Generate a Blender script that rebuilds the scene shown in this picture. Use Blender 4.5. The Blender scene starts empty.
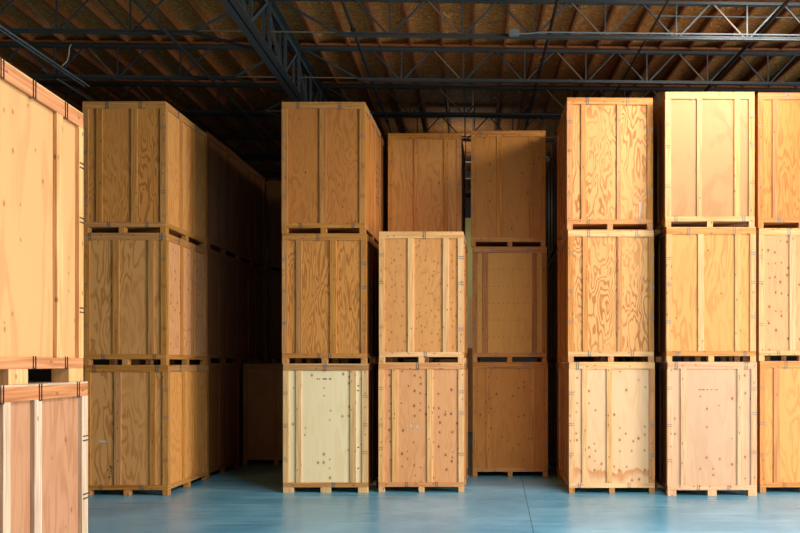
import bpy, bmesh, math, random
from mathutils import Vector, Matrix

S = bpy.context.scene
COL = S.collection
R = math.radians

# ------------------------------------------------------------------ camera
CAM_H = 2.31          # lens height above the floor
F = 851.0             # focal length in pixels of an 800 wide frame
VX, VY = 497.0, 363.5 # where the aisles vanish in the photograph

cd = bpy.data.cameras.new('camera')
cd.sensor_width = 36.0
cd.lens = F / 800.0 * 36.0
cd.shift_x = (400.0 - VX) / 800.0
cd.shift_y = (VY - 266.5) / 800.0
cd.clip_end = 200
cam = bpy.data.objects.new('camera', cd)
cam.location = (0, 0, CAM_H)
cam.rotation_euler = (R(90), 0, 0)
COL.objects.link(cam)
S.camera = cam


def wx(px, D):
    return (px - VX) * D / F


def wz(py, D):
    return CAM_H + (VY - py) * D / F


# ------------------------------------------------------------------ helpers
class MB:
    """collects simple solids and links them as ONE mesh object"""
    def __init__(self):
        self.bm = bmesh.new()

    def box(self, x0, x1, y0, y1, z0, z1, bev=0.0):
        vs = [self.bm.verts.new((x, y, z)) for z in (z0, z1) for y in (y0, y1) for x in (x0, x1)]
        fs = []
        for q in ((0, 2, 3, 1), (4, 5, 7, 6), (0, 1, 5, 4), (1, 3, 7, 5), (3, 2, 6, 7), (2, 0, 4, 6)):
            fs.append(self.bm.faces.new([vs[i] for i in q]))
        if bev > 0:
            es = list({e for f in fs for e in f.edges})
            bmesh.ops.bevel(self.bm, geom=es, offset=bev, segments=1, affect='EDGES', profile=0.5)
        return self

    def poly(self, pts, z0, z1):
        """vertical prism on an xy outline (counter-clockwise)"""
        lo = [self.bm.verts.new((x, y, z0)) for x, y in pts]
        hi = [self.bm.verts.new((x, y, z1)) for x, y in pts]
        n = len(pts)
        self.bm.faces.new(lo[::-1])
        self.bm.faces.new(hi)
        for i in range(n):
            j = (i + 1) % n
            self.bm.faces.new((lo[i], lo[j], hi[j], hi[i]))
        return self

    def bar(self, a, b, w, h, up=(0, 0, 1)):
        """rectangular bar from a to b, w across, h along 'up'"""
        a, b = Vector(a), Vector(b)
        d = (b - a).normalized()
        u = Vector(up)
        if abs(d.dot(u)) > 0.98:
            u = Vector((0, 1, 0))
        s = d.cross(u).normalized()
        u = s.cross(d).normalized()
        vs = []
        for p in (a, b):
            for i, j in ((-1, -1), (1, -1), (1, 1), (-1, 1)):
                vs.append(self.bm.verts.new(p + s * (w / 2 * i) + u * (h / 2 * j)))
        for q in ((3, 2, 1, 0), (4, 5, 6, 7), (0, 1, 5, 4), (1, 2, 6, 5), (2, 3, 7, 6), (3, 0, 4, 7)):
            self.bm.faces.new([vs[i] for i in q])
        return self

    def tube(self, pts, r, n=8):
        pts = [Vector(p) for p in pts]
        rings = []
        for i, p in enumerate(pts):
            d = (pts[min(i + 1, len(pts) - 1)] - pts[max(i - 1, 0)]).normalized()
            u = Vector((0, 0, 1)) if abs(d.z) < 0.95 else Vector((0, 1, 0))
            s = d.cross(u).normalized()
            u = s.cross(d).normalized()
            rings.append([self.bm.verts.new(p + (s * math.cos(2 * math.pi * k / n) + u * math.sin(2 * math.pi * k / n)) * r)
                          for k in range(n)])
        for a, b in zip(rings, rings[1:]):
            for k in range(n):
                self.bm.faces.new((a[k], a[(k + 1) % n], b[(k + 1) % n], b[k]))
        self.bm.faces.new(rings[0][::-1])
        self.bm.faces.new(rings[-1])
        return self

    def map(self, fn):
        for v in self.bm.verts:
            v.co = fn(v.co)
        return self

    def build(self, name, mat, parent=None):
        bmesh.ops.recalc_face_normals(self.bm, faces=self.bm.faces[:])
        me = bpy.data.meshes.new(name)
        self.bm.to_mesh(me)
        self.bm.free()
        me.materials.append(mat)
        o = bpy.data.objects.new(name, me)
        COL.objects.link(o)
        if parent:
            o.parent = parent
        return o


def tag(o, label, cat, group=None):
    o['label'] = label
    o['category'] = cat
    if group:
        o['group'] = group
    return o


def struct(o):
    o['kind'] = 'structure'
    return o


def empty(name, loc, rz=0.0):
    o = bpy.data.objects.new(name, None)
    o.location = loc
    o.rotation_euler = (0, 0, rz)
    o.empty_display_size = 0.2
    COL.objects.link(o)
    return o


# ------------------------------------------------------------------ materials
def lin(c):
    return tuple((x / 255 / 12.92 if x / 255 <= 0.04045 else ((x / 255 + 0.055) / 1.055) ** 2.4) for x in c) + (1.0,)


def wood(c):
    """sRGB tone of a timber, pulled a little towards orange"""
    return lin((c[0], c[1] * 0.94, c[2] * 0.88))


class NT:
    def __init__(self, name):
        self.m = bpy.data.materials.new(name)
        self.m.use_nodes = True
        self.t = self.m.node_tree
        self.b = self.t.nodes['Principled BSDF']

    def n(self, kind, **kw):
        nd = self.t.nodes.new(kind)
        for k, v in kw.items():
            if k.startswith('i_'):
                key = k[2:]
                nd.inputs[int(key) if key.isdigit() else key.replace('_', ' ')].default_value = v
            else:
                setattr(nd, k, v)
        return nd

    def l(self, a, b):
        self.t.links.new(a, b)

    def math(self, op, a, b=None, clamp=False):
        nd = self.t.nodes.new('ShaderNodeMath')
        nd.operation = op
        nd.use_clamp = clamp
        for i, x in enumerate((a, b)):
            if x is None:
                continue
            if isinstance(x, (int, float)):
                nd.inputs[i].default_value = x
            else:
                self.l(x, nd.inputs[i])
        return nd.outputs[0]

    def mix(self, fac, a, b, mode='MIX'):
        nd = self.t.nodes.new('ShaderNodeMix')
        nd.data_type = 'RGBA'
        nd.blend_type = mode
        for sock, x in ((nd.inputs['Factor'], fac), (nd.inputs[6], a), (nd.inputs[7], b)):
            if isinstance(x, (int, float, tuple)):
                sock.default_value = x
            else:
                self.l(x, sock)
        return nd.outputs[2]

    def comb(self, x, y, z):
        nd = self.t.nodes.new('ShaderNodeCombineXYZ')
        for i, v in enumerate((x, y, z)):
            if isinstance(v, (int, float)):
                nd.inputs[i].default_value = v
            else:
                self.l(v, nd.inputs[i])
        return nd.outputs[0]

    def noise(self, vec, scale=1.0, detail=2.0, rough=0.5, dist=0.0):
        nd = self.n('ShaderNodeTexNoise')
        nd.inputs['Scale'].default_value = scale
        nd.inputs['Detail'].default_value = detail
        nd.inputs['Roughness'].default_value = rough
        nd.inputs['Distortion'].default_value = dist
        self.l(vec, nd.inputs['Vector'])
        return nd.outputs[0]

    def step(self, x, lo, hi):
        nd = self.n('ShaderNodeMapRange')
        nd.interpolation_type = 'SMOOTHSTEP'
        nd.inputs[1].default_value = lo
        nd.inputs[2].default_value = hi
        self.l(x, nd.inputs[0])
        return nd.outputs[0]

    def uvw(self, objcoord=True):
        tc = self.n('ShaderNodeTexCoord')
        sp = self.n('ShaderNodeSeparateXYZ')
        self.l(tc.outputs['Object'], sp.inputs[0])
        oi = self.n('ShaderNodeObjectInfo')
        return sp.outputs[0], sp.outputs[1], sp.outputs[2], oi.outputs['Random']


def plywood(name, light, dark, contrast=0.6, K=9.0, knots=0.0, knotcol=(110, 60, 30), nails=False, stain=False, kr=1.0, patchy=0.0, us=3.2, vs=0.55):
    """rotary cut plywood face: contour grain, fine pores, optional knots and nail rows"""
    m = NT(name)
    x, y, z, rnd = m.uvw()
    u = m.math('ADD', x, y)
    u = m.math('ADD', u, m.math('MULTIPLY', rnd, 61.0))
    w = m.math('MULTIPLY', rnd, 23.0)
    v1 = m.comb(m.math('MULTIPLY', u, us), m.math('MULTIPLY', z, vs), w)
    n1 = m.noise(v1, 1.0, 3.0, 0.5, 0.25)
    band = m.math('SINE', m.math('MULTIPLY', n1, K * 6.283))
    band = m.step(band, -0.25, 0.95)
    # early wood fades in and out over the sheet
    v2 = m.comb(m.math('MULTIPLY', u, 1.6), m.math('MULTIPLY', z, 0.8), w)
    fade = m.step(m.noise(v2, 1.0, 1.0), 0.3, 0.65)
    f = m.math('MULTIPLY', m.math('MULTIPLY', band, m.math('ADD', m.math('MULTIPLY', fade, 0.6), 0.4)), contrast)
    fine = m.noise(m.comb(m.math('MULTIPLY', u, 130.0), m.math('MULTIPLY', z, 3.0), w), 1.0, 2.0)
    f = m.math('ADD', f, m.math('MULTIPLY', m.math('SUBTRACT', fine, 0.5), 0.55), True)
    col = m.mix(f, wood(light), wood(dark))
    if patchy > 0:
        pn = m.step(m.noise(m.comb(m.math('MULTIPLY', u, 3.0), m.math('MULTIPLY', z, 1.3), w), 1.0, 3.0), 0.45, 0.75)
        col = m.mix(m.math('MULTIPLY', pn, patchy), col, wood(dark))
    if knots > 0:
        vo = m.n('ShaderNodeTexVoronoi')
        vo.voronoi_dimensions = '2D'
        vo.inputs['Scale'].default_value = 1.0
        vo.inputs['Randomness'].default_value = 0.9
        m.l(m.comb(m.math('MULTIPLY', u, 9.0), m.math('MULTIPLY', z, 7.0), 0.0), vo.inputs['Vector'])
        sp = m.n('ShaderNodeSeparateColor')
        m.l(vo.outputs['Color'], sp.inputs[0])
        on = m.math('LESS_THAN', sp.outputs[0], knots)
        rad = m.math('ADD', m.math('MULTIPLY', sp.outputs[1], 0.09 * kr), 0.08 * kr)
        ratio = m.math('DIVIDE', vo.outputs['Distance'], rad)
        core = m.math('SUBTRACT', 1.0, m.step(ratio, 0.55, 1.0))
        halo = m.math('SUBTRACT', 1.0, m.step(ratio, 0.6, 2.2))
        col = m.mix(m.math('MULTIPLY', m.math('MULTIPLY', halo, on), 0.4), col, wood(dark))
        col = m.mix(m.math('MULTIPLY', m.math('MULTIPLY', core, on), 0.85), col, lin(knotcol))
    if nails:
        fu = m.math('ABSOLUTE', m.math('SUBTRACT', m.math('FRACT', m.math('MULTIPLY', u, 10.0)), 0.5))
        fz = m.math('ABSOLUTE', m.math('SUBTRACT', m.math('FRACT', m.math('ADD', m.math('MULTIPLY', z, 2.9), m.math('MULTIPLY', fine, 0.03))), 0.5))
        du = m.math('MULTIPLY', fu, 0.1)
        dz = m.math('MULTIPLY', fz, 0.345)
        dd = m.math('SQRT', m.math('ADD', m.math('MULTIPLY', du, du), m.math('MULTIPLY', dz, dz)))
        col = m.mix(m.math('MULTIPLY', m.math('SUBTRACT', 1.0, m.step(dd, 0.006, 0.013)), 0.75), col, lin((70, 40, 22)))
    if stain:
        # tide marks of an old wetting along the foot of the sheet
        sn = m.noise(m.comb(m.math('MULTIPLY', u, 6.0), m.math('MULTIPLY', z, 2.0), w), 1.0, 4.0, 0.6)
        lv = m.math('ADD', m.math('MULTIPLY', sn, 0.5), 0.17)
        gap = m.math('SUBTRACT', lv, z)
        edge = m.math('MULTIPLY', m.step(gap, -0.01, 0.03), m.math('SUBTRACT', 1.0, m.step(gap, 0.04, 0.2)))
        col = m.mix(m.math('MULTIPLY', edge, 0.75), col, lin((196, 118, 58)))
    m.l(col, m.b.inputs['Base Color'])
    m.b.inputs['Roughness'].default_value = 0.55
    m.b.inputs['Specular IOR Level'].default_value = 0.3
    bp = m.n('ShaderNodeBump')
    bp.inputs['Strength'].default_value = 0.25
    bp.inputs['Distance'].default_value = 0.004
    m.l(f, bp.inputs['Height'])
    m.l(bp.outputs[0], m.b.inputs['Normal'])
    return m.m


def lumber(name, light, dark, horizontal=False):
    m = NT(name)
    x, y, z, rnd = m.uvw()
    u = m.math('ADD', x, y)
    off = m.math('MULTIPLY', rnd, 47.0)
    a, b = (z, u) if horizontal else (u, z)
    vec = m.comb(m.math('ADD', m.math('MULTIPLY', a, 40.0), off), m.math('MULTIPLY', b, 1.4), off)
    g = m.noise(vec, 1.0, 3.0, 0.55, 0.3)
    f = m.step(g, 0.3, 0.75)
    col = m.mix(f, wood(light), wood(dark))
    # piece to piece tone
    tone = m.n('ShaderNodeHueSaturation')
    m.l(m.math('ADD', m.math('MULTIPLY', rnd, 0.2), 0.9), tone.inputs['Value'])
    m.l(m.math('ADD', m.math('MULTIPLY', m.math('FRACT', m.math('MULTIPLY', rnd, 7.3)), 0.1), 0.95), tone.inputs['Saturation'])
    m.l(col, tone.inputs['Color'])
    # small knots and nail heads
    vo = m.n('ShaderNodeTexVoronoi')
    vo.voronoi_dimensions = '2D'
    vo.inputs['Scale'].default_value = 1.0
    m.l(m.comb(m.math('ADD', m.math('MULTIPLY', a, 13.0), off), m.math('ADD', m.math('MULTIPLY', b, 6.0), off), 0.0), vo.inputs['Vector'])
    sp = m.n('ShaderNodeSeparateColor')
    m.l(vo.outputs['Color'], sp.inputs[0])
    on = m.math('LESS_THAN', sp.outputs[0], 0.22)
    core = m.math('SUBTRACT', 1.0, m.step(vo.outputs['Distance'], 0.08, 0.17))
    col = m.mix(m.math('MULTIPLY', m.math('MULTIPLY', core, on), 0.7), tone.outputs[0], lin((95, 52, 26)))
    m.l(col, m.b.inputs['Base Color'])
    m.b.inputs['Roughness'].default_value = 0.6
    m.b.inputs['Specular IOR Level'].default_value = 0.3
    return m.m


def plain(name, c, rough=0.5, metal=0.0, var=0.12, scale=6.0):
    m = NT(name)
    tc = m.n('ShaderNodeTexCoord')
    n = m.noise(tc.outputs['Object'], scale, 4.0)
    col = m.mix(m.math('MULTIPLY', n, var * 2), lin(c), lin(tuple(x * 0.6 for x in c)))
    m.l(col, m.b.inputs['Base Color'])
    m.b.inputs['Roughness'].default_value = rough
    m.b.inputs['Metallic'].default_value = metal
    return m.m


PLY = {
    'honey':  plywood('honey_plywood', (202, 142, 72), (150, 92, 38), 0.75, 19.0, 0.03, us=3.4, vs=0.5),
    'wavy':   plywood('wavy_plywood', (204, 154, 92), (162, 108, 54), 0.75, 11.0, us=2.4, vs=0.6),
    'brown':  plywood('brown_plywood', (182, 120, 58), (138, 82, 34), 0.5, 16.0, 0.08, (60, 34, 18)),
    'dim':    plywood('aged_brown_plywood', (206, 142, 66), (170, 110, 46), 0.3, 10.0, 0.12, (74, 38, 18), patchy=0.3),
    'nailed': plywood('nailed_plywood', (222, 166, 84), (196, 138, 64), 0.3, 8.0, nails=True),
    'pale':   plywood('pale_plywood', (236, 224, 184), (214, 190, 142), 0.25, 6.0, 0.25, (158, 104, 62), kr=1.4),
    'knotty': plywood('knotty_pink_plywood', (218, 162, 112), (186, 126, 80), 0.4, 12.0, 0.38, (112, 58, 32), kr=1.25),
    'peppered': plywood('peppered_plywood', (212, 154, 92), (180, 118, 60), 0.35, 9.0, 0.8, (160, 98, 50)),
    'flame':  plywood('flame_grain_plywood', (216, 164, 102), (172, 104, 46), 0.9, 17.0, us=2.6, vs=0.75),
    'cream':  plywood('cream_knotty_plywood', (222, 188, 148), (206, 156, 106), 0.3, 6.0, 0.3, (140, 84, 46), stain=True, kr=1.4),
    'tan':    plywood('smooth_tan_plywood', (186, 142, 94), (166, 120, 74), 0.5, 5.0, us=1.4, vs=0.6),
    'gold':   plywood('golden_plywood', (216, 158, 88), (186, 120, 58), 0.6, 13.0, 0.04, us=2.2, vs=0.45),
    'blush':  plywood('blush_plywood', (206, 170, 138), (190, 146, 112), 0.3, 6.0, 0.2, (150, 80, 48), kr=1.4),
    'deep':   plywood('deep_golden_plywood', (210, 146, 70), (170, 104, 42), 0.65, 16.0, us=3.0, vs=0.45),
    'fore':   plywood('foreground_plywood', (190, 148, 100), (162, 116, 70), 0.4, 7.0, 0.12, (150, 90, 50), us=2.0, vs=0.3),
    'forered': plywood('foreground_reddish_plywood', (168, 124, 92), (138, 88, 60), 0.5, 8.0, 0.2, (128, 66, 42), patchy=0.35),
    'shade':  plywood('shade_brown_plywood', (136, 92, 50), (104, 66, 34), 0.4, 10.0),  # for unlit back rows and sides: their shade is put into the brown
}
LUM = {}
for k, a, b in (('honey', (196, 146, 82), (158, 108, 54)), ('brown', (192, 138, 72), (152, 100, 46)),
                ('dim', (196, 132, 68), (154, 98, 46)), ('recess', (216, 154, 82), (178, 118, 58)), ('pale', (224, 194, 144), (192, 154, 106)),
                ('light', (232, 190, 136), (202, 152, 98)), ('orange', (212, 154, 94), (180, 116, 62)),
                ('blond', (218, 178, 122), (190, 142, 88)), ('pink', (226, 186, 148), (196, 148, 110)),
                ('rail_red', (186, 128, 82), (146, 90, 54)), ('white', (192, 176, 156), (158, 132, 108)), ('forelum', (204, 164, 114), (172, 126, 78)),
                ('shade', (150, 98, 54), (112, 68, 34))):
    LUM[k] = (lumber(k + '_lumber', a, b), lumber(k + '_lumber_rail', a, b, True))

CLIP = plain('grey_steel_clip', (120, 124, 126), 0.45, 0.6)
DARKCLIP = plain('dark_steel_clip', (58, 62, 66), 0.45, 0.6)
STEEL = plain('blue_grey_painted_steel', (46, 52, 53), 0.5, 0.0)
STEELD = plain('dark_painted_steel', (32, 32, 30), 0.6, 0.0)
RODB = plain('tan_painted_rod', (96, 80, 60), 0.6)
PIPE = plain('black_pipe', (22, 22, 22), 0.6)
GALV = plain('galvanised_conduit', (100, 105, 106), 0.5, 0.3)
INK = plain('dark_ink', (40, 38, 36), 0.7, var=0.0)
STICK = plain('pale_blue_sticker', (176, 190, 200), 0.6, var=0.05)
CORD = plain('pale_cord', (150, 138, 118), 0.7)


# ------------------------------------------------------------------ crates
GRP = 'plywood storage crates in stacks'


def crate(label, cx, yf, z0, w, d, h, ply, lum, bat=(), rot=0.0, bh=0.10, br=0.085, tr=0.105, post=0.10,
          bw=0.10, mid=None, rail=None, sideply=None, sidelum=None, clips=True, seed=0, topclips=None, botclips=None,
          steel=None, batmats=None, postmats=None, sidebat=(0.36, 0.62), t=0.022, blocks=None):
    """one crate; bat = front battens as (left, right) fractions of the width"""
    rng = random.Random(seed * 7 + 3)
    c, s = math.cos(rot), math.sin(rot)
    ox, oy = -(-d / 2) * s, (d / 2) * c          # the front centre stays at (cx, yf)
    root = empty('storage_crate', (cx + (d / 2) * -s, yf + (d / 2) * c, z0), rot)
    tag(root, label, 'crate', GRP)
    lv, lh = LUM[lum]
    rv, rh = LUM[rail or lum]
    sv, sh = LUM[sidelum or lum]
    pf = PLY[ply]
    ps = PLY[sideply or ply]
    steel = steel or CLIP
    bkm = LUM[blocks][0] if blocks else lv
    X, Y = w / 2, d / 2
    lid = 0.018
    zb = bh + br                 # top of the bottom rail
    zt = h - lid - tr            # underside of the top rail
    B = 0.003
    # blocks: three by three under the deck
    mx = 0.0 if mid is None else mid * w
    ym = (-Y + bw / 2 + 0.02, 0.0, Y - bw / 2 - 0.02)
    for xx in (-X + bw / 2, mx, X - bw / 2):
        for yy in ym:
            yy0 = -Y if yy == ym[0] else yy - 0.06
            yy1 = Y if yy == ym[2] else yy + 0.06
            if yy == ym[0]:
                yy1 = -Y + 0.14
            if yy == ym[2]:
                yy0 = Y - 0.14
            MB().box(xx - bw / 2, xx + bw / 2, yy0, yy1, 0, bh, B).build('block', bkm, root)
    MB().box(-X + t, X - t, -Y + t, Y - t, bh, bh + 0.02).build('deck', lh, root)
    pt = 0.012
    z1 = h - lid
    MB().box(-X + t, X - t, -Y + t, -Y + t + pt, bh + 0.02, z1).build('front_panel', pf, root)
    MB().box(-X + t, X - t, Y - t - pt, Y - t, bh + 0.02, z1).build('back_panel', ps, root)
    for sg in (-1, 1):
        a, b = sorted((sg * (X - t), sg * (X - t - pt)))
        MB().box(a, b, -Y + t + pt, Y - t - pt, bh + 0.02, z1).build('side_panel', ps, root)
    MB().box(-X, X, -Y, Y, z1, h, B).build('lid', lh, root)
    # rails
    fr_rail, sd_rail, fr_post = {}, {}, {}
    for nm, a, b in (('top_rail', zt, z1), ('bottom_rail', bh, zb)):
        fr_rail[nm] = MB().box(-X, X, -Y, -Y + t, a, b, B).build(nm, rh, root)
        MB().box(-X, X, Y - t, Y, a, b, B).build(nm, sh, root)
        for sg in (-1, 1):
            p, q = sorted((sg * X, sg * (X - t)))
            sd_rail[nm, sg] = MB().box(p, q, -Y + t, Y - t, a, b, B).build(nm, sh, root)
    # corner posts, each an angle of two boards
    for sx in (-1, 1):
        for sy in (-1, 1):
            pm = lv
            if sy < 0 and postmats:
                pm = LUM[postmats[0 if sx < 0 else 1]][0]
            pts = [(0, 0), (post, 0), (post, t), (t, t), (t, post), (0, post)]
            pts = [(sx * (-X + px) * -1, sy * (-Y + py) * -1) for px, py in pts]
            if sx * sy < 0:
                pts = pts[::-1]
            po = MB().poly(pts, zb, zt).build('corner_post', pm, root)
            if sy < 0:
                fr_post[sx] = po
    # battens
    for i, (a, b) in enumerate(bat):
        m_ = LUM[batmats[i]][0] if batmats else lv
        MB().box(-X + a * w, -X + b * w, -Y, -Y + t, zb, zt, B).build('batten', m_, root)
    for fx in (0.34, 0.66):
        MB().box(-X + fx * w - 0.05, -X + fx * w + 0.05, Y - t, Y, zb, zt).build('batten', sv, root)
    for sg in (-1, 1):
        for fy in sidebat:
            p, q = sorted((sg * X, sg * (X - t)))
            MB().box(p, q, -Y + fy * d - 0.05, -Y + fy * d + 0.05, zb, zt, B).build('batten', sv, root)
    # wire clips: pairs of wires hooked over the rails and round the posts
    if clips:
        r = 0.0045
        tc = topclips if topclips is not None else (rng.uniform(.22, .36), rng.uniform(.66, .8))
        bc = botclips if botclips is not None else (rng.uniform(.22, .36), rng.uniform(.66, .8))
        for fr, za, zc in [(q, zt - 0.01, h) for q in tc] + [(q, bh, zb + 0.01) for q in bc]:
            xx = -X + fr * w
            k = MB()
            for e in (-0.018, 0.018):
                k.box(xx + e - r, xx + e + r, -Y - 0.006, -Y, za, zc)
            k.box(xx - 0.018 + r, xx + 0.018 - r, -Y - 0.006, -Y, za, za + 2 * r)
            k.build('clip', steel, fr_rail['top_rail' if za > h / 2 else 'bottom_rail'])
        for sx in (-1, 1):
            for fz in (rng.uniform(.2, .3), rng.uniform(.5, .62), rng.uniform(.76, .86)):
                zz = zb + fz * (zt - zb)
                k = MB()
                p, q = sorted((sx * (X + 0.006), sx * (X - post * 0.85)))
                for e in (-0.018, 0.018):
                    k.box(p, q, -Y - 0.006, -Y, zz + e - r, zz + e + r)
                k.build('clip', steel, fr_post[sx])
        for sx in (-1, 1):
            for fy in (0.28, 0.7):
                yy = -Y + fy * d
                k = MB()
                p, q = sorted((sx * X, sx * (X + 0.006)))
                for e in (-0.018, 0.018):
                    k.box(p, q, yy + e - r, yy + e + r, zt - 0.01, h)
                k.build('clip', steel, sd_rail['top_rail', sx])
    root['_w'] = w
    return root


def px_crate(label, D, xl, xr, ytop, ybot, bars, ply, lum, **kw):
    """crate from its edges as measured on its own front plane, D metres away"""
    w = (xr - xl) * D / F
    z0 = max(0.0, wz(ybot, D))
    h = wz(ytop, D) - z0
    bat = [((a - xl) / (xr - xl), (b - xl) / (xr - xl)) for a, b in bars]
    return crate(label, wx((xl + xr) / 2, D), D, z0, w, kw.pop('d', 2.10), h, ply, lum, bat, **kw)


# vertical limits in pixels of each stack: floor, top of 1, top of 2, top of 3
# --- stack beside the foreground crates (left aisle row, frontmost)
DA = 14.86
FA = VY + CAM_H * F / DA
A1 = px_crate('wavy grained crate with black scrawl low on its front, on floor beside foreground stack', DA, 84.5, 168.0, 365.0, FA,
              [(113.9, 120.9), (149.4, 155.5)], 'wavy', 'honey', sideply='gold', seed=1, rail='brown', topclips=(.12, .87), botclips=(.2, .68), blocks='brown')
A2 = px_crate('wavy grained middle crate of the three-high stack right beside the foreground crates', DA, 83.5, 166.4, 232.8, 365.0,
              [(112.3, 119), (147.6, 153.8)], 'wavy', 'honey', sideply='knotty', sidelum='brown', seed=2, botclips=(.24, .86), topclips=(.08, .94))
A3 = px_crate('honey crate with dense wavy grain topping the stack beside the foreground crates', DA, 82.3, 165.8, 101.3, 232.8,
              [(95.8, 102.1), (130.7, 137)], 'honey', 'honey', sideply='gold', sidelum='brown', seed=3, mid=-.03, topclips=(.3, .7))

# --- second full stack
DB = 15.18
FB = VY + CAM_H * F / DB
B1 = px_crate('pale cream crate with small dark stamp, on the floor under two browner crates', DB, 283, 367.5, 363.7, FB,
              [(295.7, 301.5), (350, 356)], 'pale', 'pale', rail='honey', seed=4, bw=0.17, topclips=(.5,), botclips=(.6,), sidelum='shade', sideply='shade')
B2 = px_crate('golden brown plywood crate with arched grain directly above the pale cream crate', DB, 282, 366.4, 233.4, 363.7,
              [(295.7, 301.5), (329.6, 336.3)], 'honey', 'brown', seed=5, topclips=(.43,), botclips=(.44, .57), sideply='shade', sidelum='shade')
B3 = px_crate('reddish brown crate with a single batten, topping the stack over the cream stamped crate', DB, 281.6, 365, 101.8, 233.4,
              [(319.3, 326)], 'brown', 'brown', seed=6, topclips=(.2, .7), botclips=(.23, .86), sideply='brown')

# --- two-high stack
DC = 15.24
FC = VY + CAM_H * F / DC
C1 = px_crate('pinkish crate dotted with dark knots, lower one of the two-high stack', DC, 378.5, 464, 362.5, FC,
              [(391.9, 398), (426.9, 433)], 'knotty', 'light', rail='orange', seed=7, topclips=(.46,), botclips=(.33, .68), sidelum='brown')
C2 = px_crate('light tan crate peppered with tiny knots, upper one of the two-high stack', DC, 379, 463.4, 231.5, 362.5,
              [(407.6, 414), (442.6, 448.8)], 'peppered', 'light', rail='light', seed=8, topclips=(.54,), botclips=(.55,), sidelum='brown')

# --- three-high stack standing behind the two-high one (only its top crate shows)
DR = 17.57
zR1 = 2.31
kw = dict(clips=False)
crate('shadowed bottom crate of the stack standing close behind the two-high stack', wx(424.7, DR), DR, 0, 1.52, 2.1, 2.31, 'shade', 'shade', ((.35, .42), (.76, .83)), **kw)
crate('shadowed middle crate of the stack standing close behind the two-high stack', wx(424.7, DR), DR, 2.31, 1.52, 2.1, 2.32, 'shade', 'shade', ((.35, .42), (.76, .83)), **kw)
px_crate('honey brown crate with arched grain set back above and behind the two-high stack', DR, 388, 461.5, 133.2, VY - (4.63 - CAM_H) * F / DR,
         [(413.7, 418.8), (443.4, 448)], 'gold', 'recess', seed=9, tr=0.10, topclips=(.72,))

# --- recessed stack
DD = 17.37
FD = VY + CAM_H * F / DD
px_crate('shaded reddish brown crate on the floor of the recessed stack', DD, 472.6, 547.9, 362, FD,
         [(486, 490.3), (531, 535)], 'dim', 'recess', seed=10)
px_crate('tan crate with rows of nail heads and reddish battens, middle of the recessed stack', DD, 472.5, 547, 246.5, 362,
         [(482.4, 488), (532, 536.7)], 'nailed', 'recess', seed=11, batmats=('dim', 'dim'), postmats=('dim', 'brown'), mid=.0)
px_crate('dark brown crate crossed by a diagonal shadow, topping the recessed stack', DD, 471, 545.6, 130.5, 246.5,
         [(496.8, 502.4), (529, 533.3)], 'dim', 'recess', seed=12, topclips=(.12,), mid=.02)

# --- tall bright stack
DE = 15.12
FE = VY + CAM_H * F / DE
rE = R(0.8)
px_crate('cream knotty crate on the floor under the two bright flame-grained crates', DE, 569, 655, 362, FE,
         [(582, 588), (606.6, 612)], 'cream', 'light', seed=13, rot=rE, blocks='brown', postmats=('light', 'orange'), topclips=(.1,), botclips=(.12, .7), sideply='brown', sidelum='brown')
px_crate('bright middle crate with looping flame grain, directly on the cream knotty crate', DE, 568, 654, 229.6, 362,
         [(582.6, 588), (617.4, 622)], 'flame', 'orange', seed=14, rot=rE, postmats=('orange', 'brown'), topclips=(.24, .8), botclips=(.25, .75), sideply='brown', sidelum='brown', rail='light')
E3 = px_crate('bright golden crate with swirling flame grain, topping the stack right of the recessed one', DE, 567, 653, 97.6, 229.6,
         [(581, 586), (616.8, 621.4)], 'flame', 'orange', seed=15, rot=rE, postmats=('orange', 'brown'), topclips=(.24, .71), botclips=(.25, .85), sideply='brown', sidelum='brown')

# --- blond framed stack
DF = 14.84
FF = VY + CAM_H * F / DF
F1 = px_crate('blush pink crate with wide pale feet, bottom of the second stack from right', DF, 667.5, 757, 361.8, FF,
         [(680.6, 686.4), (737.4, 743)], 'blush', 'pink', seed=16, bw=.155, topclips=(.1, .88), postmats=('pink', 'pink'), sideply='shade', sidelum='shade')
px_crate('golden crate with light battens, directly above the blush pink crate', DF, 666.5, 756, 227, 361.8,
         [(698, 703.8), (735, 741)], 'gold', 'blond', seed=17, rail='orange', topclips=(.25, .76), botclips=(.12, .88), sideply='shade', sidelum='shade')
px_crate('smooth tan crate in a blond frame, topping the second stack from right', DF, 665.4, 754.6, 91.8, 227,
         [(696.8, 702), (734.4, 740)], 'tan', 'blond', seed=18, topclips=(.3,), botclips=(.12, .88), sideply='brown', sidelum='brown')

# --- stack cut off by the right edge
DG = 15.18
FG = VY + CAM_H * F / DG
px_crate('golden crate with long flowing grain standing on the floor at the right edge', DG, 760, 847, 361, FG,
         [(773.7, 780)], 'gold', 'orange', seed=19, bw=.11, blocks='brown', rail='orange')
px_crate('light knotty crate in the middle of the stack at the right edge', DG, 759, 846, 228, 361,
         [(789.5, 795.5), (826, 832)], 'knotty', 'light', seed=20, rail='light')
px_crate('deep golden crate topping the stack at the right edge', DG, 758, 845, 92.5, 228,
         [(772.5, 778), (812, 818)], 'deep', 'orange', seed=21)

# --- rows standing behind the front stacks
PITCH = 2.15
ordi = {1: 'bottom', 2: 'middle', 3: 'top'}
xA = wx(125, DA)
for k, where in ((1, 'second'), (2, 'third')):
    for lev in (1, 2, 3):
        if k == 2 and lev == 1:
            xx = xA - 0.12
        else:
            xx = xA - 0.02 * k
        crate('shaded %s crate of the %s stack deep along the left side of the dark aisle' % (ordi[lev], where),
              xx, DA + PITCH * k, 2.315 * (lev - 1), 1.48, 2.1, 2.315, 'shade', 'shade', ((.3, .37), (.7, .77)), clips=False)
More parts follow.
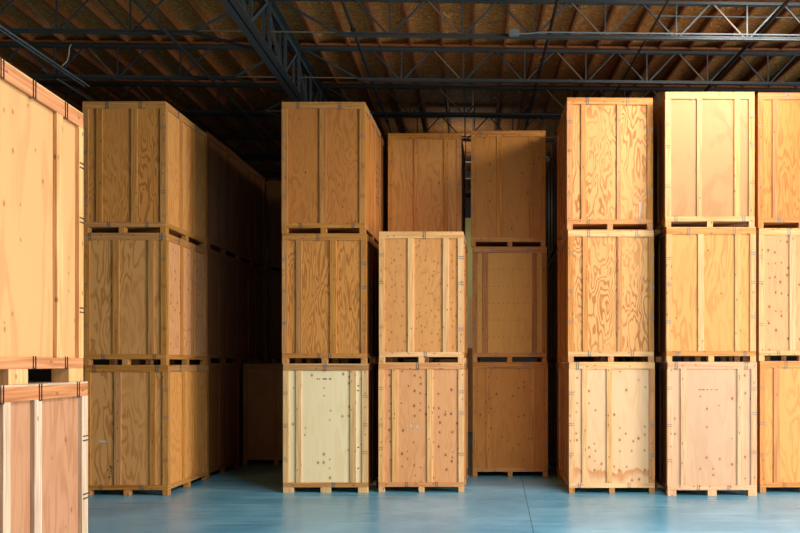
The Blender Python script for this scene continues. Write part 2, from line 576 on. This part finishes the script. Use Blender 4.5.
# one low crate and a stack closing the aisle
D1 = 19.45
crate('dim plain crate alone on the floor closing the dark aisle', wx(243, D1) + 0.76, D1, 0, 1.52, 2.1, 2.31, 'tan', 'honey', ((.44, .5),), clips=False)
DJ = 21.75
for lev in (1, 2, 3):
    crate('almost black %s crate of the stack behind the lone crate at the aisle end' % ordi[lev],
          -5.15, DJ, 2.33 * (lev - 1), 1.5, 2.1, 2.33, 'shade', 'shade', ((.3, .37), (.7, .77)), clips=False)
xB = wx(323.5, DB)  # stack added behind, to keep the narrow gap beside it dark
for lev in (1, 2, 3):
    crate('shadowed %s crate added behind the stack with the pale cream crate' % ordi[lev],
          xB, DB + PITCH, 2.31 * (lev - 1), 1.5, 2.1, 2.31, 'shade', 'shade', ((.3, .37), (.7, .77)), clips=False)
xE = wx(611, DE)
for k, where in ((1, 'second'), (2, 'third')):
    for lev in (1, 2, 3):
        crate('shaded %s crate %s in line behind the bright flame-grained stack' % (ordi[lev], where),
              xE - 0.02 - 0.03 * k, DE + PITCH * k, 2.325 * (lev - 1), 1.5, 2.1, 2.325, 'shade', 'shade', ((.3, .37), (.7, .77)), clips=False, rot=rE)

# --- the two foreground crates at the left, long side towards the lane
def fore(label, xfar_px, D, z0, h, ply, lum, sb, rail, post, tc, pm, yc, tr, br, bh):
    """crate turned so that its right side shows; its far right edge is at xfar_px, D"""
    rot = R(90 + 3.0)
    w_long, dpt = 2.13, 1.52
    # local front (-y) must face +x : rotate by +90; local +x runs away from the camera (+y)
    a = Vector((math.cos(rot), math.sin(rot)))         # local +x
    n = Vector((math.sin(rot), -math.cos(rot)))        # local -y (outward)
    far = Vector((wx(xfar_px, D), D))
    fc = far - a * (w_long / 2)
    bats = [(1 - q1 / w_long, 1 - q0 / w_long) for q0, q1 in sb]
    c = crate(label, 0, 0, z0, w_long, dpt, h, ply, lum, bats, rot=rot, rail=rail, clips=True, seed=yc, tr=tr, br=br, bh=bh,
              postmats=pm, topclips=[1 - q / w_long for q in tc], botclips=[1 - q / w_long for q in (0.32, 0.84, 1.6)], steel=DARKCLIP, bw=.27, post=post, t=.034)
    ctr = fc - n * (dpt / 2)
    c.location = (ctr.x, ctr.y, z0)
    return c


DH = 7.15
zH = 2.16
H1 = fore('weathered reddish crate with whitish battens, lower one of the foreground stack at left', 88.0, DH, 0, zH, 'forered', 'white',
          ((.80, .91), (1.25, 1.35), (1.7, 1.8)), 'rail_red', .115, (0.19, 0.83, 1.37), ('white', 'white'), 31, .10, .09, .1)
H2 = fore('big light plywood crate, upper one of the foreground stack at the left edge', 83.5, DH - .03, zH, wz(114.6, DH) - zH, 'fore', 'forelum',
          ((.37, .475), (1.45, 1.56)), 'rail_red', .085, (0.32, 0.84, 1.29), ('forelum', 'forelum'), 32, .11, .085, .11)


# --- marks on crates
def marks(parent, name, mat, quads, face='front'):
    """small flat strokes on a crate's front or right side, in local metres from the lower left corner"""
    w, mb = parent['_w'], MB()
    for (x0, x1, z0, z1) in quads:
        if face == 'front':
            mb.box(-w / 2 + x0, -w / 2 + x1, -1.05 + .0205, -1.05 + .0222, z0, z1)
        else:
            mb.box(w / 2 - .0222, w / 2 - .0205, -1.05 + x0, -1.05 + x1, z0, z1)
    o = mb.build(name, mat, parent)
    return o


sc = DB / F
b = lambda px, py: ((px - 283) * sc, (FB - py) * sc)
qs = []
for xa, xb in ((316.5, 318), (319, 319.8), (322.5, 326.5), (328.6, 331)):
    x0, z = b(xa, 379.6)
    x1, _ = b(xb, 379.6)
    qs.append((x0, x1, z, z + .022))
marks(B1, 'stamp', INK, qs)
qs = []
for i in range(3):
    x0, z = b(355.5, 386.5 + 42 * i - (0, 1, 8)[i])
marks(B1, 'stamp', INK, [(b(357.2, 0)[0], b(359, 0)[0], b(0, y)[1], b(0, y)[1] + .02) for y in (386.5, 391.3, 448, 469)])
rng = random.Random(5)
sA = DA / F
qs = []
for i in range(9):
    px = 107 + rng.uniform(0, 3.5)
    py = 466 + i * 1.7
    qs.append(((px - 84.5) * sA, (px - 84.5 + rng.uniform(.6, 1.8)) * sA, (FA - py) * sA - rng.uniform(.012, .03), (FA - py) * sA))
marks(A1, 'scrawl', INK, qs)
marks(A1, 'tape_patch', STICK, [((98.5 - 84.5) * sA, (105.5 - 84.5) * sA, (FA - 442.3) * sA, (FA - 440.8) * sA)])
sF = DF / F
marks(F1, 'stamp', INK, [((xa - 667.5) * sF, (xb - 667.5) * sF, (FF - 390.2) * sF, (FF - 389.4) * sF)
                         for xa, xb in ((699, 700.5), (701.5, 702.5), (703, 705), (707, 708.6), (711, 712), (714, 714.8), (716.6, 718))])
sE = DE / F
marks(E3, 'chalk_mark', STICK, [((639.6 - 567) * sE, (640.6 - 567) * sE, (229.6 - 218 + 2) * sE, (229.6 - 202) * sE)])
sC = DC / F
marks(C1, 'sticker', STICK, [((410 - 378.5) * sC, (411.8 - 378.5) * sC, (FC - 427.2) * sC, (FC - 424.8) * sC)])
marks(C1, 'sticker', STICK, [((416.2 - 378.5) * sC, (418 - 378.5) * sC, (FC - 428) * sC, (FC - 425.4) * sC)])
qs = []
for col in range(3):
    yy = 1.38 + col * .2
    zz = 0.85
    while zz < 1.6:
        hgt = rng.uniform(.03, .09)
        if rng.random() < .75:
            ww = rng.uniform(.05, .13)
            qs.append((yy, yy + ww, zz, zz + hgt * .45))
            qs.append((yy, yy + ww * .4, zz + hgt * .45, zz + hgt))
        zz += hgt + rng.uniform(.03, .07)
marks(B3, 'lettering', INK, qs, 'side')


# ------------------------------------------------------------------ building shell
ROT = R(1.75)
SLOPE = 0.021
PIV = 15.2
cR, sR = math.cos(ROT), math.sin(ROT)


def bmap(v):
    """building frame -> world: the hall is turned a little against the stacks and its roof rises to the back"""
    x, y = v.x, v.y - PIV
    return Vector((x * cR - y * sR, PIV + x * sR + y * cR, v.z + SLOPE * y))


def bflat(v):
    x, y = v.x, v.y - PIV
    return Vector((x * cR - y * sR, PIV + x * sR + y * cR, v.z))


def floor_mat():
    m = NT('blue_floor_paint')
    tc = m.n('ShaderNodeTexCoord')
    sp = m.n('ShaderNodeSeparateXYZ')
    m.l(tc.outputs['Object'], sp.inputs[0])
    big = m.step(m.noise(tc.outputs['Object'], 0.5, 4.0, 0.6), 0.35, 0.7)
    col = m.mix(big, lin((92, 156, 180)), lin((128, 188, 210)))
    # scuffs run along the lane
    str_ = m.noise(m.comb(m.math('MULTIPLY', sp.outputs[0], 0.45), m.math('MULTIPLY', sp.outputs[1], 5.0), 0.0), 1.0, 5.0, 0.65)
    col = m.mix(m.math('MULTIPLY', m.step(str_, 0.5, 0.72), 0.55), col, lin((166, 204, 216)))
    dk = m.noise(tc.outputs['Object'], 2.2, 6.0, 0.7)
    col = m.mix(m.math('MULTIPLY', m.step(dk, 0.5, 0.75), 0.5), col, lin((88, 142, 168)))
    m.l(col, m.b.inputs['Base Color'])
    rg = m.math('ADD', m.math('MULTIPLY', str_, 0.3), 0.16)
    m.l(rg, m.b.inputs['Roughness'])
    m.b.inputs['Specular IOR Level'].default_value = 0.5
    return m.m


def osb_mat():
    m = NT('osb_sheathing')
    tc = m.n('ShaderNodeTexCoord')
    vo = m.n('ShaderNodeTexVoronoi')
    mp = m.n('ShaderNodeMapping')
    mp.inputs['Scale'].default_value = (4, 13, 6)
    nz = m.n('ShaderNodeTexNoise')
    nz.inputs['Scale'].default_value = 1.7
    m.l(tc.outputs['Object'], nz.inputs['Vector'])
    ad = m.n('ShaderNodeVectorMath', operation='ADD')
    m.l(tc.outputs['Object'], ad.inputs[0])
    m.l(nz.outputs['Color'], ad.inputs[1])
    m.l(ad.outputs[0], mp.inputs['Vector'])
    m.l(mp.outputs[0], vo.inputs['Vector'])
    sp = m.n('ShaderNodeSeparateColor')
    m.l(vo.outputs['Color'], sp.inputs[0])
    col = m.mix(sp.outputs[0], lin((194, 122, 46)), lin((120, 68, 22)))
    hi = m.math('GREATER_THAN', sp.outputs[1], 0.9)
    col = m.mix(m.math('MULTIPLY', hi, 0.75), col, lin((214, 170, 104)))
    m.l(col, m.b.inputs['Base Color'])
    m.b.inputs['Roughness'].default_value = 0.8
    return m.m


FLOORM = floor_mat()
OSB = osb_mat()
RAFT = lumber('rafter_lumber', (128, 80, 44), (92, 54, 28))
WALLM = plain('grey_block_wall', (112, 106, 98), 0.9, 0, .1, 1.5)
WALLB = plain('yellowish_back_wall', (206, 184, 112), 0.9, 0, .06, 1.0)
XL, XR, YF, YB = -12.0, 17.0, -6.0, 34.0

o = struct(MB().box(XL, XR, YF, YB, -0.2, 0).map(bflat).build('floor', FLOORM))
JOINT = plain('dark_floor_joint', (66, 108, 126), 0.8, var=.02)
MB().bar((.5, 5.5, .0005), (.5, 20, .0005), .012, .001).build('expansion_joint', JOINT, o)
MB().bar((-9, 16.2, .0005), (9, 16.2, .0005), .012, .001).build('expansion_joint', JOINT, o)

# ceiling of oriented strand board with wooden sub-purlins
SKY = (3.9, 6.3, 10.6, 13.6)     # skylight x0,x1,y0,y1
SKB = (2.0, 9.5, 4.0, 6.4)      # unseen long skylight, added over the lane to brighten the floor
RZ = CAM_H + 6.31
mb = MB()
for a, b_, c_, d_ in ((XL, SKY[0], SKB[3], YB), (SKY[1], XR, SKB[3], YB), (SKY[0], SKY[1], SKB[3], SKY[2]), (SKY[0], SKY[1], SKY[3], YB),
                   (XL, SKB[0], YF, SKB[3]), (SKB[1], XR, YF, SKB[3]), (SKB[0], SKB[1], YF, SKB[2])):
    mb.box(a, b_, c_, d_, RZ, RZ + .03)
ceil = struct(mb.map(bmap).build('ceiling', OSB))
px0 = wx(414, 16.75)
for k in range(-16, 28):
    xx = px0 + k * .609
    if xx < XL + .2 or xx > XR - .2:
        continue
    spans = [(9.0, YB - .1)]
    if SKY[0] - .05 < xx < SKY[1] + .05:
        spans = [(SKY[3] + .05, YB - .1)]
    for y0, y1 in spans:
        MB().box(xx - .022, xx + .022, y0, y1, RZ - .14, RZ).map(bmap).build('purlin', RAFT, ceil)


def wall(name, mat, boxes):
    mb = MB()
    for q in boxes:
        mb.box(*q)
    return struct(mb.map(bflat).build(name, mat))


HW = 9.2
DOOR = (1.2, 7.8, 4.9)          # right wall dock opening: y0, y1, height
wall('wall_left', WALLM, [(XL - .2, XL, YF, YB, 0, HW)])
wall('wall_back', plain('dark_back_wall', (58, 52, 46), 0.9), [(XL, XR, YB, YB + .2, 0, 8.0)])
struct(MB().box(XL, XR, YB - .05, YB + .2, 8.0, HW).map(bflat).build('trim_1', STEELD))
wall('wall_right', WALLM, [(XR, XR + .2, YF, DOOR[0], 0, HW), (XR, XR + .2, DOOR[1], YB, 0, HW), (XR, XR + .2, DOOR[0], DOOR[1], DOOR[2], HW)])
FD_ = (-9.5, 0.0, 4.8)
wall('wall_front', WALLM, [(XL, FD_[0], YF - .2, YF, 0, HW), (FD_[1], XR, YF - .2, YF, 0, HW), (FD_[0], FD_[1], YF - .2, YF, FD_[2], HW)])
mb = MB()
mb.box(XR - .06, XR, DOOR[0] - .12, DOOR[0], 0, DOOR[2] + .12).box(XR - .06, XR, DOOR[1], DOOR[1] + .12, 0, DOOR[2] + .12)
mb.box(XR - .06, XR, DOOR[0], DOOR[1], DOOR[2], DOOR[2] + .12)
struct(mb.map(bflat).build('door_1', STEEL))
mb = MB()
mb.box(FD_[0] - .12, FD_[0], YF, YF + .06, 0, FD_[2] + .12).box(FD_[1], FD_[1] + .12, YF, YF + .06, 0, FD_[2] + .12)
mb.box(FD_[0], FD_[1], YF, YF + .06, FD_[2], FD_[2] + .12)
struct(mb.map(bflat).build('door_2', STEEL))
for nm, (x0, x1, y0, y1) in (('window_1', SKY), ('window_added', SKB)):  # the second frame belongs to the added lane skylight
    mb = MB()
    for q in ((x0 - .05, x0, y0 - .05, y1 + .05), (x1, x1 + .05, y0 - .05, y1 + .05), (x0, x1, y0 - .05, y0), (x0, x1, y1, y1 + .05)):
        mb.box(*q, RZ - .1, RZ + .25)
    struct(mb.map(bmap).build(nm, STEEL))


# ------------------------------------------------------------------ roof steel
ZB = CAM_H + 5.50      # joist bottom chord (at y = PIV)
ZT = CAM_H + 6.15      # joist top chord
GX = -3.87             # girder line
GB = CAM_H + 5.17


def chord(x0, x1, y, z, hgt=.055, wid=.10):
    """double angle along x"""
    mb = MB()
    mb.box(x0, x1, y - wid / 2, y - .012, z - .008, z + .004)
    mb.box(x0, x1, y + .012, y + wid / 2, z - .008, z + .004)
    mb.box(x0, x1, y - .02, y - .012, z + .004, z + hgt)
    mb.box(x0, x1, y + .012, y + .02, z + .004, z + hgt)
    return mb


places = {0: 'nearest the lane', 1: 'second from the lane', 2: 'third from the lane',
          3: 'fourth from the lane', 4: 'fifth from the lane', 5: 'sixth from the lane', 6: 'seventh from the lane'}
for k in range(7):
    y = 14.3 + 2.42 * k
    for side in ('left', 'right'):
        root = empty('roof_truss', bmap(Vector((-7.5 if side == 'left' else 4.0, y, ZB))))
        tag(root, 'steel web truss %s of the big girder, %s' % (side, places[k]), 'truss', 'open web roof trusses')
        inv = Matrix.Translation(-root.location)

        def put(mb, name, mat):
            o = mb.map(bmap).build(name, mat, root)
            o.data.transform(inv)
            return o
        if side == 'left':
            xa, xb, first, end = XL + .05, -5.10, -7.375, GX - .12
            first += .06
            tx0, tx1 = XL + .05, GX - .1
        else:
            xa, xb, first, end = -2.66, XR - .1, -.615, GX + .12
            tx0, tx1 = GX + .1, XR - .1
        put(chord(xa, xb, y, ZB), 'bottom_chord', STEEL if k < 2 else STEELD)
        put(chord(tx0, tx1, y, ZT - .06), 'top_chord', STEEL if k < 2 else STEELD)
        # wooden nailer on top
        put(MB().box(tx0, tx1, y - .06, y + .06, ZT + .02, ZT + .055), 'nailer', RAFT)
        P = 1.207
        n0 = math.ceil((xa - first) / P)
        n1 = math.floor((xb - first) / P)
        rod = .026
        for n in range(n0, n1 + 1):
            xx = first + n * P
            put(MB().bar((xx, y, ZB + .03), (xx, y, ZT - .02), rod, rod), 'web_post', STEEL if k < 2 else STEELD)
            for sg in (-1, 1):
                xt = xx + sg * P / 2
                if xt < tx0 or xt > tx1:
                    continue
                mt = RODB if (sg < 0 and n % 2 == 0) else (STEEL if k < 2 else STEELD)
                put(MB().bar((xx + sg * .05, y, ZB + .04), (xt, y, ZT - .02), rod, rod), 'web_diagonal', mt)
        # end diagonal up to the girder seat and thin tie along the bottom chord line
        xe = xb if side == 'left' else xa
        put(MB().bar((xe, y, ZB + .03), (end, y, ZT - .03), .035, .035), 'end_diagonal', STEEL)
        put(MB().bar((xe, y, ZB + .05), ((GX - .05) if side == 'left' else (GX + .05), y, ZB + .05), .02, .02), 'tie_rod', RODB)
        if side == 'left':
            put(MB().bar((xe, y, ZB + .03), (GX - .09, y, GB + .05), .05, .05), 'knee_brace', STEELD)

# girder running front to back
root = empty('roof_girder', bmap(Vector((GX, 20, GB))))
tag(root, 'heavy blue-grey steel girder running front to back across the ceiling, left of centre', 'girder')
inv = Matrix.Translation(-root.location)


def putg(mb, name, mat):
    o = mb.map(bmap).build(name, mat, root)
    o.data.transform(inv)


y0, y1 = 9.0, YB - .05
for nm, z, sgn in (('bottom_chord', GB, 1), ('top_chord', ZT - .18, -1)):
    mb = MB()
    for s_ in (-1, 1):
        xa, xb = sorted((GX + s_ * .02, GX + s_ * .13))
        zz = z if sgn > 0 else z + .1
        mb.box(xa, xb, y0, y1, zz - .006, zz + .006)
        xa, xb = sorted((GX + s_ * .02, GX + s_ * .032))
        mb.box(xa, xb, y0, y1, min(z, z + .1), max(z, z + .1))
    putg(mb, nm, STEEL)
n = 0
yy = 9.46
while yy < YB - 1.3:
    for s_ in (-1, 1):
        putg(MB().bar((GX + s_ * .05, yy, GB + .02), (GX + s_ * .05, yy, ZT - .1), .05, .05, (1, 0, 0)), 'web_post', STEEL)
    a, b_ = (GB + .05, ZT - .12) if n % 2 else (ZT - .12, GB + .05)
    putg(MB().bar((GX, yy, a), (GX, yy + 1.21, b_), .06, .05, (1, 0, 0)), 'web_diagonal', STEEL)
    yy += 1.21
    n += 1


# sprinkler pipes running front to back between the truss chords
def pipe(name, label, px, r, mat, zrel=5.78, cat='pipe', y1=30.0, y0=12.5, bumps=True):
    X = wx(px, 14.3)
    mb = MB()
    mb.tube([(X, y0, CAM_H + zrel), (X, y1, CAM_H + zrel)], r, 8)
    o = mb.map(bmap).build(name, mat)
    tag(o, label, cat)
    if bumps:
        yy = y0 + .8
        while yy < min(y1, 24):
            MB().tube([(X, yy - .04, CAM_H + zrel), (X, yy + .04, CAM_H + zrel)], r * 1.5, 8).map(bmap).build('coupling', mat, o)
            yy += 1.5
    return o


pipe('sprinkler_pipe', 'black sprinkler pipe under the roof just right of the big girder', 348, .030, PIPE)
pipe('sprinkler_pipe', 'black sprinkler pipe under the roof above the recessed stack', 551, .032, PIPE)
pipe('sprinkler_pipe', 'thin dark pipe under the roof above the flame-grained stack', 655, .02, PIPE, bumps=False)
pipe('sprinkler_pipe', 'black sprinkler pipe under the roof near the top right corner', 768, .034, PIPE, bumps=False)
pipe('sprinkler_pipe', 'dark pipe under the trusses left of the big girder', 172, .028, STEELD, zrel=5.45, bumps=False)
o = pipe('conduit', 'pair of silver conduits under the roof above the foreground crates', 22, .018, GALV, zrel=5.42, y1=17.0, bumps=False)
X = wx(17, 14.3)
MB().tube([(X, 12.5, CAM_H + 5.42), (X, 17, CAM_H + 5.42)], .018).map(bmap).build('conduit_run', GALV, o)

# conduit and box along the nearest truss
yb = 14.3 - .10
jb = MB().box(wx(507, yb), wx(517, yb), yb - .05, yb + .03, ZB - .02, ZB + .09, .004).map(bmap).build('junction_box', GALV)
tag(jb, 'small grey junction box on the lower chord of the nearest truss', 'junction box')
pts = [(wx(517, yb), yb, ZB + .03), (wx(527, yb), yb, ZB + .035), (wx(540, yb), yb, ZB + .06), (wx(560, yb), yb, ZB + .06), (12, yb, ZB + .06)]
tag(MB().tube(pts, .014).map(bmap).build('conduit', GALV), 'thin silver conduit running right from the junction box along the nearest truss', 'conduit')
tag(MB().tube([(wx(655, 14.8), 14.8, ZT - .06), (12, 14.8, ZT - .06)], .012).map(bmap).build('conduit', GALV),
    'thin conduit crossing under the purlins at the top right corner', 'conduit')
tag(MB().tube([(wx(78, 15.5), 15.5, CAM_H + 5.72), (wx(76, 15.5), 15.5, CAM_H + 5.66), (wx(75.5, 15.5), 15.5, CAM_H + 5.52), (wx(74, 15.5), 15.5, CAM_H + 5.42), (wx(69, 15.5), 15.5, CAM_H + 5.33)], .011).map(bmap).build('hanging_cord', CORD),
    'pale cord hanging from the trusses above the left stack', 'cord')
pipe('conduit', 'short silver conduit under the roof just above the left stack', -31, .022, GALV, zrel=5.74, y0=17.0, y1=20.0, bumps=False)

tag(MB().box(-1.0, -.3, YB - .6, YB - .1, 0, 8.02).map(bflat).build('column', WALLB), 'yellow column far behind, in the narrow slot left of the recessed stack', 'column')
# things seen through the slot between the two-high and the recessed stack
Ds = 27.5
px_crate('grey brown crate far behind, in the narrow slot left of the recessed stack', Ds, 440, 476, 348, VY + CAM_H * F / Ds, [(467, 470)], 'shade', 'shade', clips=False)
px_crate('orange crate far behind, standing on the grey brown one in the narrow slot', Ds + .15, 469, 500, 297, 348 - .2, [], 'gold', 'light', clips=False)

# ------------------------------------------------------------------ light
def area(name, loc, rot, sx, sy, power, col):
    L = bpy.data.lights.new(name, 'AREA')
    L.shape = 'RECTANGLE'
    L.size, L.size_y = sx, sy
    L.energy = power
    L.color = col
    o = bpy.data.objects.new(name, L)
    o.location = loc
    o.rotation_euler = rot
    COL.objects.link(o)
    return o


dc = bflat(Vector((XR + .1, (DOOR[0] + DOOR[1]) / 2, DOOR[2] / 2)))
area('dock_door_daylight', dc, (R(90), 0, R(90) + ROT), DOOR[1] - DOOR[0], DOOR[2], 4800, (1.0, .985, .965))
fc = bflat(Vector(((FD_[0] + FD_[1]) / 2, YF - .1, FD_[2] / 2)))
area('front_door_daylight', fc, (R(90), 0, R(180) + ROT), FD_[1] - FD_[0], FD_[2], 7600, (1.0, .96, .9))
sk = bmap(Vector(((SKY[0] + SKY[1]) / 2, (SKY[2] + SKY[3]) / 2, RZ + .2)))
sk2 = bmap(Vector(((SKB[0] + SKB[1]) / 2, (SKB[2] + SKB[3]) / 2, RZ + .12)))
area('added_lane_skylight_light', sk2, (0, 0, ROT), SKB[1] - SKB[0], SKB[3] - SKB[2], 2700, (.8, .92, 1.0))  # added bluish light from overhead, lifts the floor
skl = area('aimed_skylight_light', sk, (0, 0, 0), 1.8, 1.8, 170, (1.0, .96, .9))
skl.rotation_euler = Vector((-3.9, 4.5, -2.3)).to_track_quat('-Z', 'Y').to_euler()
skl.data.spread = R(95)  # aim and spread shaped to light the recessed stack, not plain open sky
area('back_aisle_lamp', bmap(Vector((-0.6, 25.0, ZB - .35))), (R(180), 0, 0), .3, 4.0, 26, (1.0, .93, .78))
area('back_aisle_lamp', bmap(Vector((-0.6, 30.0, ZB - .35))), (0, 0, 0), .3, 4.0, 45, (1.0, .93, .78))

W = bpy.data.worlds.new('World')
S.world = W
W.use_nodes = True
W.node_tree.nodes['Background'].inputs[0].default_value = (.55, .7, .9, 1)
W.node_tree.nodes['Background'].inputs[1].default_value = 0.3

S.view_settings.view_transform = 'Standard'
S.view_settings.look = 'None'
S.view_settings.exposure = 0.0
S.view_settings.gamma = 1.0
S.view_settings.use_curve_mapping = False
